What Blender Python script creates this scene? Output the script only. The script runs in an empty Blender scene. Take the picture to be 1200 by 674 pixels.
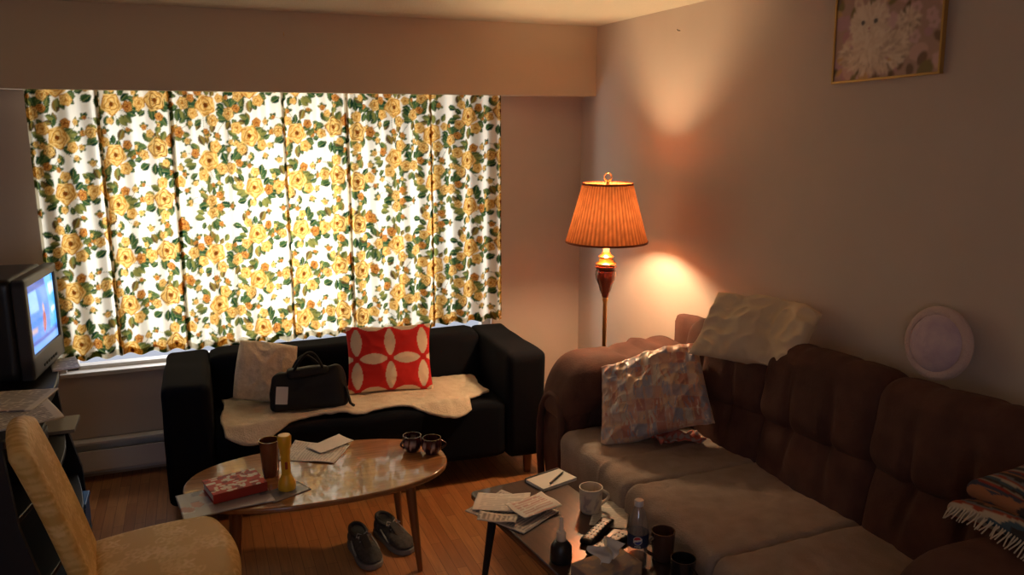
import bpy, bmesh, math, random
import numpy as np
from mathutils import Vector, Matrix, noise, Euler
SC = bpy.context.scene
C = SC.collection
random.seed(4)
R = math.radians
# ------------------------------------------------------------------ camera model
CAMH, FPX = 1.8, 950.0
TH = math.atan2(192, 950); PS = R(21.4)
def ray(u, v):
    x, y = u-600, 337-v
    f = FPX*math.cos(TH)+y*math.sin(TH); up = y*math.cos(TH)-FPX*math.sin(TH)
    return Vector((f*math.sin(PS)+x*math.cos(PS), f*math.cos(PS)-x*math.sin(PS), up))
def onz(u, v, z):
    d = ray(u, v); return Vector((0, 0, CAMH))+d*((z-CAMH)/d.z)
def onx(u, v, X):
    d = ray(u, v); return Vector((0, 0, CAMH))+d*(X/d.x)
cam = bpy.data.cameras.new('camera'); co = bpy.data.objects.new('camera', cam); C.objects.link(co)
cam.sensor_width = 36; cam.lens = FPX/1200*36; cam.clip_start = .02
co.location = (0, 0, CAMH); co.rotation_euler = (R(90)-TH, 0, -PS)
SC.camera = co
try:
    SC.view_settings.view_transform = 'Standard'; SC.view_settings.look = 'None'
except Exception: pass

# ------------------------------------------------------------------ materials
def nodes(name):
    m = bpy.data.materials.new(name); m.use_nodes = True
    nt = m.node_tree; return m, nt, nt.nodes['Principled BSDF']
def mat(name, c, rough=.6, metal=0, c2=None, scale=20, bump=0, bscale=150, sheen=0, trans=0, emit=0, coat=0, stretch=(1,1,1), ior=None, spec=.5):
    m, nt, b = nodes(name)
    b.inputs['Base Color'].default_value = (*c, 1); b.inputs['Roughness'].default_value = rough
    b.inputs['Metallic'].default_value = metal; b.inputs['Specular IOR Level'].default_value = spec
    b.inputs['Sheen Weight'].default_value = sheen; b.inputs['Transmission Weight'].default_value = trans
    b.inputs['Sheen Tint'].default_value = (*[min(1, x*2.5+.05) for x in c], 1)
    b.inputs['Coat Weight'].default_value = coat
    if ior: b.inputs['IOR'].default_value = ior
    if emit:
        b.inputs['Emission Color'].default_value = (*c, 1); b.inputs['Emission Strength'].default_value = emit
    tc = nt.nodes.new('ShaderNodeTexCoord'); mp = nt.nodes.new('ShaderNodeMapping')
    nt.links.new(tc.outputs['Object'], mp.inputs[0]); mp.inputs['Scale'].default_value = stretch
    if c2:
        n = nt.nodes.new('ShaderNodeTexNoise'); n.inputs['Scale'].default_value = scale; n.inputs['Detail'].default_value = 5
        r = nt.nodes.new('ShaderNodeValToRGB'); r.color_ramp.elements[0].position = .35; r.color_ramp.elements[1].position = .65
        r.color_ramp.elements[0].color = (*c, 1); r.color_ramp.elements[1].color = (*c2, 1)
        nt.links.new(mp.outputs[0], n.inputs[0]); nt.links.new(n.outputs[0], r.inputs[0]); nt.links.new(r.outputs[0], b.inputs['Base Color'])
    if bump:
        n = nt.nodes.new('ShaderNodeTexNoise'); n.inputs['Scale'].default_value = bscale; n.inputs['Detail'].default_value = 4
        u = nt.nodes.new('ShaderNodeBump'); u.inputs['Strength'].default_value = bump; u.inputs['Distance'].default_value = .004
        nt.links.new(mp.outputs[0], n.inputs[0]); nt.links.new(n.outputs[0], u.inputs['Height']); nt.links.new(u.outputs[0], b.inputs['Normal'])
    return m
def vmat(name, rough=.8, emit=0, sheen=0, bump=0, bscale=300, coat=0):
    m, nt, b = nodes(name)
    a = nt.nodes.new('ShaderNodeAttribute'); a.attribute_name = 'Col'
    nt.links.new(a.outputs['Color'], b.inputs['Base Color']); b.inputs['Roughness'].default_value = rough
    b.inputs['Sheen Weight'].default_value = sheen; b.inputs['Coat Weight'].default_value = coat
    if emit:
        nt.links.new(a.outputs['Color'], b.inputs['Emission Color']); b.inputs['Emission Strength'].default_value = emit
    if bump:
        n = nt.nodes.new('ShaderNodeTexNoise'); n.inputs['Scale'].default_value = bscale
        u = nt.nodes.new('ShaderNodeBump'); u.inputs['Strength'].default_value = bump; u.inputs['Distance'].default_value = .003
        nt.links.new(n.outputs[0], u.inputs['Height']); nt.links.new(u.outputs[0], b.inputs['Normal'])
    return m
def cloth_light(name, tw=.6):
    m = bpy.data.materials.new(name); m.use_nodes = True; nt = m.node_tree; nt.nodes.clear()
    o = nt.nodes.new('ShaderNodeOutputMaterial'); mx = nt.nodes.new('ShaderNodeMixShader'); mx.inputs[0].default_value = tw
    d = nt.nodes.new('ShaderNodeBsdfDiffuse'); t = nt.nodes.new('ShaderNodeBsdfTranslucent')
    a = nt.nodes.new('ShaderNodeAttribute'); a.attribute_name = 'Col'
    nt.links.new(a.outputs['Color'], d.inputs[0]); nt.links.new(a.outputs['Color'], t.inputs[0])
    nt.links.new(d.outputs[0], mx.inputs[1]); nt.links.new(t.outputs[0], mx.inputs[2]); nt.links.new(mx.outputs[0], o.inputs[0])
    return m

MW = mat('wall_paint', (.64, .54, .475), .85, c2=(.615, .515, .45), scale=3, bump=.15, bscale=220)
MSOF = mat('soffit_paint', (.64, .52, .38), .85, bump=.12, bscale=200)
MC = mat('ceiling_stipple', (.70, .62, .50), .95, bump=.8, bscale=90)
MTRIM = mat('trim_paint', (.66, .63, .60), .5)
MHEAT = mat('heater_enamel', (.80, .80, .82), .4)
MBLACKSOFA = mat('black_sofa_cotton', (.007, .008, .012), 1, bump=.2, bscale=400, spec=.15)
MBROWN = mat('brown_plush', (.076, .033, .026), .85, c2=(.108, .049, .037), scale=9, bump=.35, bscale=120, sheen=.15, spec=.25)
MTHROW = mat('taupe_throw', (.31, .24, .205), .95, c2=(.36, .285, .245), scale=14, bump=.7, bscale=190, spec=.2)
MCREAM = mat('cream_fleece', (.80, .67, .50), .95, c2=(.72, .59, .42), scale=25, bump=.9, bscale=130, sheen=.1)
MFLUFF = mat('cream_fluff', (.80, .66, .48), 1, c2=(.68, .55, .38), scale=50, bump=1, bscale=110, sheen=.2)
MBEIGE = mat('beige_pillow_cotton', (.78, .63, .44), .9, bump=.3, bscale=60)
MWOOD = mat('walnut_wood', (.25, .10, .035), .2, c2=(.37, .165, .06), scale=5, stretch=(1.2, 14, 14), coat=.5)
MLEG = mat('leg_wood', (.24, .095, .03), .35)
MDARKW = mat('espresso_wood', (.045, .022, .014), .28, c2=(.07, .034, .02), scale=5, stretch=(12, 1, 12), coat=.4)
MBLK = mat('black_plastic', (.012, .012, .014), .35)
MBLKM = mat('black_matte', (.01, .01, .012), .7)
MGREY = mat('grey_plastic', (.045, .045, .052), .4)
MBRASS = mat('brass', (.75, .5, .2), .28, metal=1)
MLAMPW = mat('lamp_mahogany', (.16, .03, .015), .2, coat=.6)
MCHROME = mat('chrome', (.7, .7, .7), .15, metal=1)
MLEATHER = mat('black_leather', (.008, .0075, .0075), .55, bump=.3, bscale=200, spec=.3)
MWHITE = mat('white_paper', (.78, .74, .68), .8)
MPAPER = vmat('printed_paper', .7)
MGLOSSP = vmat('glossy_print', .3)
MMATP = vmat('matt_print', .6)
MV = vmat('patterned_cloth', .9, bump=.25)
MSATIN = vmat('satin_patchwork', .34, sheen=.2, bump=.15)
MTUMB = mat('dark_amber_glass', (.16, .05, .02), .08, coat=.5)
MYEL = mat('yellow_plastic', (.78, .46, .03), .35)
MGOLD = mat('gold_frame', (.6, .4, .15), .35, metal=.8)
MRED = mat('red_card', (.35, .03, .02), .4)
def thin_clear(name, gloss, diff, col):
    m = bpy.data.materials.new(name); m.use_nodes = True; nt = m.node_tree; nt.nodes.clear()
    oo = nt.nodes.new('ShaderNodeOutputMaterial'); tr = nt.nodes.new('ShaderNodeBsdfTransparent'); gl = nt.nodes.new('ShaderNodeBsdfGlossy'); mx = nt.nodes.new('ShaderNodeMixShader')
    mx.inputs[0].default_value = gloss; gl.inputs['Roughness'].default_value = .08
    df = nt.nodes.new('ShaderNodeBsdfDiffuse'); df.inputs[0].default_value = (*col, 1); m2 = nt.nodes.new('ShaderNodeMixShader'); m2.inputs[0].default_value = diff
    nt.links.new(tr.outputs[0], mx.inputs[1]); nt.links.new(gl.outputs[0], mx.inputs[2]); nt.links.new(mx.outputs[0], m2.inputs[1]); nt.links.new(df.outputs[0], m2.inputs[2]); nt.links.new(m2.outputs[0], oo.inputs[0])
    return m
MGLASS = thin_clear('clear_plastic', .16, .10, (.8, .8, .8))

# ------------------------------------------------------------------ mesh helpers
def obj(name, bm, m, parent=None, smooth=True, bevel=0, world=False, fn=None, solid=0, seg=2, sub=0):
    me = bpy.data.meshes.new(name)
    if world and parent is not None: bm.transform(parent.matrix_basis.inverted())
    bmesh.ops.recalc_face_normals(bm, faces=bm.faces)
    bm.to_mesh(me); bm.free()
    if smooth:
        for p in me.polygons: p.use_smooth = True
    me.materials.append(m)
    o = bpy.data.objects.new(name, me); C.objects.link(o)
    if parent is not None: o.parent = parent
    if fn: colorize(o, fn)
    if solid:
        k = o.modifiers.new('s', 'SOLIDIFY'); k.thickness = solid; k.offset = 0
    if bevel:
        k = o.modifiers.new('b', 'BEVEL'); k.width = bevel; k.segments = seg; k.limit_method = 'ANGLE'; k.angle_limit = R(40)
        k.harden_normals = False
    if sub:
        k = o.modifiers.new('u', 'SUBSURF'); k.levels = sub; k.render_levels = sub
    if smooth and (bevel or not sub):
        try: me.set_sharp_from_angle(angle=R(45 if len(me.vertices) < 1500 else 80))
        except Exception: pass
    return o
def colorize(o, fn):
    me = o.data; a = me.color_attributes.new('Col', 'FLOAT_COLOR', 'POINT')
    buf = np.ones((len(me.vertices), 4), dtype=np.float32)
    for i, v in enumerate(me.vertices): buf[i, :3] = fn(v.co)
    a.data.foreach_set('color', buf.ravel())
def tag(o, label, cat, group=None):
    o['label'] = label; o['category'] = cat
    if group: o['group'] = group
    return o
def thing(name, label, cat, loc=(0, 0, 0), rz=0, group=None, M=None):
    o = bpy.data.objects.new(name, None); C.objects.link(o); o.empty_display_size = .1
    o.matrix_basis = M if M is not None else Matrix.Translation(loc) @ Matrix.Rotation(rz, 4, 'Z')
    return tag(o, label, cat, group)
def struct(name, bm, m, **k):
    o = obj(name, bm, m, smooth=False, **k); o['kind'] = 'structure'; return o
def T(x, y, z): return Matrix.Translation((x, y, z))
def RX(a): return Matrix.Rotation(R(a), 4, 'X')
def RY(a): return Matrix.Rotation(R(a), 4, 'Y')
def RZ(a): return Matrix.Rotation(R(a), 4, 'Z')
def nb(): return bmesh.new()
def box(bm, c, s, M=None):
    m = T(*c) @ Matrix.Diagonal((*s, 1))
    if M is not None: m = M @ m
    bmesh.ops.create_cube(bm, size=1, matrix=m); return bm
def bx2(bm, a, b): return box(bm, [(a[i]+b[i])/2 for i in range(3)], [abs(b[i]-a[i]) for i in range(3)])
def lathe(bm, prof, seg=32, M=None, rfn=None):
    rings = []
    for r, z in prof:
        if r < 1e-6: rings.append([bm.verts.new((0, 0, z))])
        else:
            rings.append([bm.verts.new(((r+(rfn(i, z) if rfn else 0))*math.cos(2*math.pi*i/seg), (r+(rfn(i, z) if rfn else 0))*math.sin(2*math.pi*i/seg), z)) for i in range(seg)])
    vs = [v for r in rings for v in r]
    for a, b in zip(rings, rings[1:]):
        for i in range(seg):
            j = (i+1) % seg
            if len(a) == 1 and len(b) > 1: bm.faces.new((a[0], b[i], b[j]))
            elif len(b) == 1 and len(a) > 1: bm.faces.new((a[i], a[j], b[0]))
            elif len(a) > 1: bm.faces.new((a[i], a[j], b[j], b[i]))
    if M is not None: bmesh.ops.transform(bm, matrix=M, verts=vs)
    return bm
def tube(bm, pts, r, seg=10, closed=False):
    pts = [Vector(p) for p in pts]; n = len(pts)
    rr = r if isinstance(r, (list, tuple)) else [r]*n
    rings = []; up = None
    for i, p in enumerate(pts):
        t = (pts[(i+1) % n if closed else min(i+1, n-1)]-pts[(i-1) % n if closed else max(i-1, 0)]).normalized()
        if up is None: up = t.orthogonal().normalized()
        up = (up-t*up.dot(t)).normalized(); s = t.cross(up)
        rings.append([bm.verts.new(p+(up*math.cos(2*math.pi*k/seg)+s*math.sin(2*math.pi*k/seg))*rr[i]) for k in range(seg)])
    m = n if closed else n-1
    for i in range(m):
        a, b = rings[i], rings[(i+1) % n]
        for k in range(seg):
            j = (k+1) % seg; bm.faces.new((a[k], a[j], b[j], b[k]))
    if not closed: bm.faces.new(rings[0][::-1]); bm.faces.new(rings[-1])
    return bm
def prism(bm, poly, z0, z1, M=None):
    a = [bm.verts.new((x, y, z0)) for x, y in poly]; b = [bm.verts.new((x, y, z1)) for x, y in poly]
    bm.faces.new(a[::-1]); bm.faces.new(b); n = len(poly)
    for i in range(n): bm.faces.new((a[i], a[(i+1) % n], b[(i+1) % n], b[i]))
    if M is not None: bmesh.ops.transform(bm, matrix=M, verts=a+b)
    return bm
def softbox(bm, dims, r, cuts=14, fn=None, M=None, c=(0, 0, 0)):
    t = bmesh.new(); bmesh.ops.create_cube(t, size=1)
    bmesh.ops.subdivide_edges(t, edges=t.edges, cuts=cuts, use_grid_fill=True)
    h = [d/2 for d in dims]; r = min(r, *h)
    for v in t.verts:
        p = Vector([v.co[i]*dims[i] for i in range(3)])
        q = Vector([max(-(h[i]-r), min(h[i]-r, p[i])) for i in range(3)])
        d = p-q
        if d.length > 1e-9: p = q+d.normalized()*r
        else: p = q
        if fn: p = Vector(fn(p))
        v.co = p+Vector(c)
    if M is not None: t.transform(M)
    me = bpy.data.meshes.new('tmp'); t.to_mesh(me); t.free(); bm.from_mesh(me); bpy.data.meshes.remove(me)
    return bm
def pillow(bm, w, h, t, n=28, seed=0, wr=.008, pinch=.06):
    def P(i, j, s):
        u = -1+2*i/n; v = -1+2*j/n
        x = w/2*u*(1-pinch*(1-v*v)); z = h/2*v*(1-pinch*(1-u*u))
        th = t/2*(max(0, (1-u**2)*(1-v**2)))**.42
        k = noise.noise(Vector((x*9, z*9, seed+s*3)))*wr*2+(1-math.sqrt(noise.noise(Vector((x*16, z*16, seed+s*3)))**2+.004)*3)*wr*.7
        return (x, s*(th+k*min(1, th/(t*.2)+.05)), z)
    F = {}; B = {}
    for i in range(n+1):
        for j in range(n+1):
            F[i, j] = bm.verts.new(P(i, j, -1))
            B[i, j] = F[i, j] if i in (0, n) or j in (0, n) else bm.verts.new(P(i, j, 1))
    for i in range(n):
        for j in range(n):
            bm.faces.new((F[i, j], F[i+1, j], F[i+1, j+1], F[i, j+1]))
            bm.faces.new((B[i, j], B[i, j+1], B[i+1, j+1], B[i+1, j]))
    return bm
def sheet(bm, f, nu, nv):
    g = [[bm.verts.new(f(i/nu, j/nv)) for j in range(nv+1)] for i in range(nu+1)]
    for i in range(nu):
        for j in range(nv): bm.faces.new((g[i][j], g[i+1][j], g[i+1][j+1], g[i][j+1]))
    return bm
def facing(c, n, roll=0):
    y = -Vector(n).normalized(); x = y.cross(Vector((0, 0, 1))).normalized(); z = x.cross(y)
    m = Matrix((x, y, z)).transposed().to_4x4()
    return T(*c) @ m @ RY(roll)
def nz(p, s, seed=0): return noise.noise(Vector((p[0]*s, p[1]*s, p[2]*s+seed)))
class Cv:
    def __init__(s, w, h, res, bg):
        s.w, s.h, s.res = w, h, res; s.nx, s.ny = int(w*res), int(h*res)
        s.X, s.Y = np.meshgrid(np.arange(s.nx)/res, np.arange(s.ny)/res); s.a = np.empty((s.ny, s.nx, 3)); s.a[:] = bg
    def d(s, cx, cy, wrap=True):
        dx, dy = s.X-cx, s.Y-cy
        if wrap: dx = (dx+s.w/2) % s.w-s.w/2; dy = (dy+s.h/2) % s.h-s.h/2
        return dx, dy
    def ell(s, cx, cy, a, b, ang, col, wrap=False):
        dx, dy = s.d(cx, cy, wrap); c, k = math.cos(ang), math.sin(ang)
        m = ((dx*c+dy*k)/a)**2+((dy*c-dx*k)/b)**2 < 1; s.a[m] = col
    def rect(s, x0, y0, x1, y1, col):
        s.a[(s.X >= x0) & (s.X < x1) & (s.Y >= y0) & (s.Y < y1)] = col
    def blur(s, n, mode='edge'):
        for _ in range(n):
            p = np.pad(s.a, ((1, 1), (1, 1), (0, 0)), mode=mode)
            s.a = (p[:-2, 1:-1]+p[2:, 1:-1]+p[1:-1, :-2]+p[1:-1, 2:]+p[1:-1, 1:-1]*2)/6
    def get(s, x, y, wrap=False):
        i, j = int(x*s.res), int(y*s.res)
        if wrap: i %= s.nx; j %= s.ny
        return s.a[max(0, min(s.ny-1, j)), max(0, min(s.nx-1, i))]

# ------------------------------------------------------------------ room shell
XW, YB, XL, YF, ZC = 2.2, 4.47, -1.5, -1.3, 2.34
WX0, WX1, WZ0, WZ1 = -.66, 1.62, .565, 2.0
m, nt, b = nodes('wood_strip_floor')
tc = nt.nodes.new('ShaderNodeTexCoord'); mp = nt.nodes.new('ShaderNodeMapping'); mp.inputs['Rotation'].default_value = (0, 0, R(90))
br = nt.nodes.new('ShaderNodeTexBrick'); br.inputs['Scale'].default_value = 1; br.inputs['Brick Width'].default_value = .45; br.inputs['Row Height'].default_value = .045
br.inputs['Mortar Size'].default_value = .0010; br.inputs['Color1'].default_value = (.44, .165, .055, 1); br.inputs['Color2'].default_value = (.60, .26, .09, 1); br.inputs['Mortar'].default_value = (.16, .055, .02, 1)
n1 = nt.nodes.new('ShaderNodeTexNoise'); n1.inputs['Scale'].default_value = 6
mp2 = nt.nodes.new('ShaderNodeMapping'); mp2.inputs['Scale'].default_value = (14, 1, 1)
mxx = nt.nodes.new('ShaderNodeMix'); mxx.data_type = 'RGBA'; mxx.blend_type = 'MULTIPLY'; mxx.inputs[0].default_value = .5
nt.links.new(tc.outputs['Object'], mp.inputs[0]); nt.links.new(mp.outputs[0], br.inputs[0]); nt.links.new(tc.outputs['Object'], mp2.inputs[0]); nt.links.new(mp2.outputs[0], n1.inputs[0])
nt.links.new(br.outputs[0], mxx.inputs[6]); nt.links.new(n1.outputs[0], mxx.inputs[7]); nt.links.new(mxx.outputs[2], b.inputs['Base Color'])
b.inputs['Roughness'].default_value = .32
MFLOOR = m
struct('floor', bx2(nb(), (XL, YF, -.1), (XW, YB, 0)), MFLOOR)
struct('ceiling', bx2(nb(), (XL-.1, YF-.1, ZC), (XW+.1, YB+.1, ZC+.1)), MC)
bm = nb()
bx2(bm, (XL-.1, YB, -.1), (WX0, YB+.12, ZC)); bx2(bm, (WX1, YB, -.1), (XW+.1, YB+.12, ZC)); bx2(bm, (WX0, YB, -.1), (WX1, YB+.12, WZ0)); bx2(bm, (WX0, YB, WZ1), (WX1, YB+.12, ZC))
struct('wall_back', bm, MW)
struct('wall_right', bx2(nb(), (XW, YF-.1, -.1), (XW+.1, YB, ZC)), MW)
struct('wall_left', bx2(nb(), (XL-.1, YF-.1, -.1), (XL, YB, ZC)), MW)
bm = nb(); bx2(bm, (XL, YF-.1, -.1), (-1.35, YF, ZC)); bx2(bm, (-.35, YF-.1, -.1), (XW, YF, ZC)); bx2(bm, (-1.35, YF-.1, -.1), (-.35, YF, .9)); bx2(bm, (-1.35, YF-.1, 1.9), (-.35, YF, ZC))  # opening cut for the added window
struct('wall_front', bm, MW)
struct('trim_1', bx2(nb(), (XL, 4.29, 1.955), (XW, YB, ZC)), MSOF)      # the soffit over the window
struct('baseboard_right', bx2(nb(), (XW-.015, YF, 0), (XW, YB, .09)), MTRIM)
struct('baseboard_left', bx2(nb(), (XL, YF, 0), (XL+.015, YB, .09)), MTRIM)
bm = nb()
for a, c in (((WX0, 4.51, WZ0), (WX0+.05, 4.57, WZ1)), ((WX1-.05, 4.51, WZ0), (WX1, 4.57, WZ1)), ((WX0, 4.51, WZ0), (WX1, 4.57, WZ0+.02)), ((WX0, 4.51, WZ1-.05), (WX1, 4.57, WZ1))): bx2(bm, a, c)
win = struct('window_1', bm, MTRIM)
for x in (.1, .86):
    o = obj('mullion', bx2(nb(), (x-.02, 4.515, WZ0+.02), (x+.02, 4.565, WZ1-.05)), MTRIM, win, smooth=False)
gm = thin_clear('window_glass', .05, 0, (1, 1, 1))
for a, c in ((WX0+.05, .08), (.12, .84), (.88, WX1-.05)):
    obj('pane', bx2(nb(), (a, 4.538, WZ0+.02), (c, 4.542, WZ1-.05)), gm, win, smooth=False)
obj('window_sill', bx2(nb(), (WX0-.03, 4.445, WZ0-.022), (WX1+.03, 4.59, WZ0+.001)), MTRIM, win, smooth=False, bevel=.004)
bm = nb()
for a, c in (((-1.35, YF-.08, .9), (-1.30, YF-.02, 1.9)), ((-.40, YF-.08, .9), (-.35, YF-.02, 1.9)), ((-1.35, YF-.08, .9), (-.35, YF-.02, .95)), ((-1.35, YF-.08, 1.85), (-.35, YF-.02, 1.9)), ((-.87, YF-.08, .9), (-.83, YF-.02, 1.9))): bx2(bm, a, c)
struct('added_window', bm, MTRIM)      # unseen window added behind the camera for the cool fill light
t = thing('baseboard_heater', 'long pale metal baseboard heater running along the wall under the window', 'heater', (.5, 4.43, 0))
bm = nb(); bx2(bm, (-1.55, -.035, .055), (1.15, -.03, .165)); bx2(bm, (-1.55, .02, .02), (1.15, .035, .21)); bx2(bm, (-1.55, -.028, .195), (1.15, .035, .21)); obj('casing', bm, MHEAT, t, smooth=False, bevel=.003)
bm = nb(); bx2(bm, (-1.54, -.02, .09), (1.14, .015, .15)); obj('fin_bank', bm, MBLKM, t, smooth=False)
for x in (-1.55, 1.15): obj('end_cap', box(nb(), (x, 0, .105), (.03, .074, .21)), MHEAT, t, smooth=False, bevel=.003)
bm = nb(); tube(bm, [(0, .0, 0), (0, -.012, 0), (0, -.016, -.004), (0, -.014, -.014), (0, -.008, -.016)], .0018, 6)
o = obj('ceiling_hook', bm, MBRASS); p = ray(332, 38); p = Vector((0, 0, CAMH))+p*(4.29/p.y); o.location = p; tag(o, 'tiny hook screwed into the soffit above the curtains', 'hook')
bm = nb(); tube(bm, [(0, 0, 0), (-.012, 0, 0), (-.016, 0, .006)], .002, 6)
o = obj('wall_nail', bm, MBLKM); o.location = onx(797, 36, XW); tag(o, 'small nail in the right wall in the light above the floor lamp', 'nail')

# ------------------------------------------------------------------ curtains
cv = Cv(.70, .74, 460, (.92, .86, .71))
rs = random.Random(21)
GR = [((.012, .045, .02), (.04, .09, .03)), ((.03, .07, .03), (.08, .13, .04)), ((.09, .11, .03), (.22, .21, .05)), ((.10, .06, .02), (.24, .15, .03))]
def leaf(cx, cy, L, ang, tone):
    g1, g2 = GR[tone]
    dx, dy = cv.d(cx+math.cos(ang)*L/2, cy+math.sin(ang)*L/2); c, s = math.cos(ang), math.sin(ang)
    u = (dx*c+dy*s)/(L/2); w = (dy*c-dx*s)/(L*.30)
    m = (np.abs(u) < 1) & (np.abs(w) < (1-u*u)*(1+.12*np.sin(u*22)))
    cv.a[m & (w >= 0)] = g1; cv.a[m & (w < 0)] = g2
    cv.a[m & (np.abs(w) < .08)] = (.24, .25, .08)
def rose(cx, cy, Rr, tone=0):
    dx, dy = cv.d(cx, cy); r = np.hypot(dx, dy)/Rr; th = np.arctan2(dy, dx)
    ed = 1-.17*np.abs(np.sin(2.5*th+cx*50)); m = r < ed
    cols = [np.array(x) for x in (((.88, .62, .22), (.74, .38, .06), (.42, .16, .02), (.17, .045, .006)) if tone < 2 else ((.70, .34, .08), (.50, .16, .02), (.26, .06, .01), (.10, .02, .004)))]
    f = (r/ed*3.3+.34*np.sin(th*3+cx*30+2*np.floor(r*3)))
    fr = f-np.floor(f)
    v = np.clip(1.1-fr*1.5, 0, 1)[..., None]
    base = cols[1]*(1-v)+cols[0]*v
    dk = np.clip((fr-.56)*4.0, 0, 1)[..., None]; base = base*(1-dk)+cols[3 if tone else 2]*dk
    cen = (r < .20)[..., None]; base = np.where(cen, cols[3 if Rr > .045 else 2], base)
    cv.a[m] = base[m]
def sprig(cx, cy, ang, L):
    for k in range(18):
        q = k/17; cv.ell(cx+math.cos(ang+q*.5)*L*q, cy+math.sin(ang+q*.5)*L*q, .0026, .0026, 0, (.06, .08, .02), True)
cl = [(.10, .10, 1), (.34, .22, 1), (.58, .08, 1), (.11, .36, 1), (.57, .34, 1), (.34, .49, 1), (.10, .61, 1), (.58, .58, 1), (.34, .70, 0), (.34, .02, 0), (.46, .45, 0), (.22, .50, 0), (.46, .18, 0)]
for cx, cy, big in cl:
    cx += rs.uniform(-.02, .02); cy += rs.uniform(-.02, .02)
    n_ = 23 if big else 13
    for k in range(n_):
        a = k*2*math.pi/n_+rs.uniform(-.2, .2); rr = rs.uniform(.035, .088) if big else rs.uniform(.015, .05)
        leaf(cx+math.cos(a)*rr, cy+math.sin(a)*rr, rs.uniform(.040, .064), a+rs.uniform(-.5, .5), rs.choice([0, 0, 1, 1, 2, 2, 3]))
    for k in range(5 if big else 3):
        a = rs.uniform(0, 6.28); sprig(cx, cy, a, rs.uniform(.12, .15))
        ex, ey = cx+math.cos(a+.5)*.125, cy+math.sin(a+.5)*.125
        for q in range(3): leaf(ex, ey, .028, a+q*1.1-1, q % 3)
        rose(ex, ey, rs.uniform(.011, .018), rs.choice([1, 2]))
for i, (cx, cy, big) in enumerate(cl):
    if big:
        rose(cx, cy, .058, 0 if i % 3 else 1); a = rs.uniform(0, 6.28)
        for q in range(4): rose(cx+math.cos(a+q*1.6)*.080, cy+math.sin(a+q*1.6)*.080, rs.uniform(.020, .036), (1, 0, 2, 0)[q])
    else:
        rose(cx, cy, .034, 1); rose(cx+.044, cy+.026, .022, 2)
cv.blur(1, 'wrap')
MCUR = cloth_light('floral_curtain_cloth', .62)
edges = [30, 113, 198, 330, 405, 503, 586]
ex = []
for u in edges:
    d = ray(u, 112); ex.append(d.x/d.y*4.38)
labs = ['floral yellow rose curtain panel at the left end beside the television', 'second floral curtain panel from the left, beside the end panel',
        'third floral curtain panel from the left, a wide one', 'fourth floral curtain panel from the left, above the handbag',
        'fifth floral curtain panel from the left, above the red pillow', 'floral yellow rose curtain panel at the right end of the window']
for k in range(6):
    x0, x1 = ex[k]-.005, ex[k+1]+.005; W = x1-x0; ph = rs.uniform(0, 6); off = rs.uniform(0, .8); offz = rs.uniform(0, .66) if k % 2 else 0
    npl = max(3, round(W/.095)); zb = .660+rs.uniform(-.006, .006); yo = 4.368+(.012 if k % 2 else 0)
    def yf(q, z, npl=npl, ph=ph, yo=yo):
        e = min(1, q*W/.03, (1-q)*W/.03)
        return yo+(.023-.004*(z-.6))*e*math.sin(q*npl*2*math.pi+ph+.5*math.sin(z*2+ph))
    t = thing('curtain_panel', labs[k], 'curtain', (x0+W/2, yo, zb), group='floral curtain panels')
    nu, nv = int(W/.0040), 320
    bm = nb(); sheet(bm, lambda a, c: (x0+W*a, yf(a, zb+(2.0-zb)*c), zb+(2.0-zb)*c+.003*math.sin(a*npl*6.28+ph)*(1-c)), nu, nv)
    cf = lambda p: cv.get((p.x+W/2)*1.15+off, p.z+offz, True)
    obj('cloth', bm, MCUR, t, world=True, fn=cf)
    for sx in (0, 1):
        hw = rs.uniform(.010, .020)
        a0, a1 = (0, hw/W) if sx == 0 else (1-hw/W, 1)
        bm = nb(); sheet(bm, lambda a, c: (x0+W*(a0+(a1-a0)*a), yf(a0+(a1-a0)*a, zb+(2.0-zb)*c)+.003, zb+.004+(2.0-zb-.004)*c), 5, 200)
        obj('side_hem', bm, MCUR, t, world=True, fn=lambda p: [q_*.8 for q_ in cf(p)])
    bm = nb(); sheet(bm, lambda a, c: (x0+W*a, yf(a, zb+.05*c)+.003, zb+.003+.030*c+.003*math.sin(a*npl*6.28+ph)), 60, 4)
    obj('bottom_hem', bm, MCUR, t, world=True, fn=lambda p: [q_*.75 for q_ in cf(p)])

# ------------------------------------------------------------------ black loveseat
LS = thing('loveseat', 'black cotton two seat sofa with square arms under the floral curtains', 'sofa', (.715, 4.005, 0), R(-1.2))
def wr(a, s, sd): return lambda p: p+Vector((nz(p, s, sd)*a, nz(p, s, sd+5)*a, nz(p, s, sd+9)*a))
for s in (-1, 1):
    bm = nb(); softbox(bm, (.21, .67, .56), .035, 26, wr(.006, 6, s), c=(s*.805, -.01, .385)); obj('arm', bm, MBLACKSOFA, LS)
bm = nb(); softbox(bm, (1.41, .20, .56), .04, 26, wr(.007, 5, 3), c=(0, .21, .395)); obj('backrest', bm, MBLACKSOFA, LS)
bm = nb(); softbox(bm, (1.395, .445, .30), .035, 26, lambda p: p+Vector((0, 0, .006*math.cos(p.x*2)+nz(p, 6, 2)*.004)), c=(0, -.113, .27)); obj('seat', bm, MBLACKSOFA, LS)
for sx in (-1, 1):
    for sy in (-1, 1):
        bm = nb(); lathe(bm, [(0, 0), (.019, 0), (.026, .12), (0, .12)], 16, T(sx*.83, -.01+sy*.27, 0)); obj('leg', bm, MLEG, LS)
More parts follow.
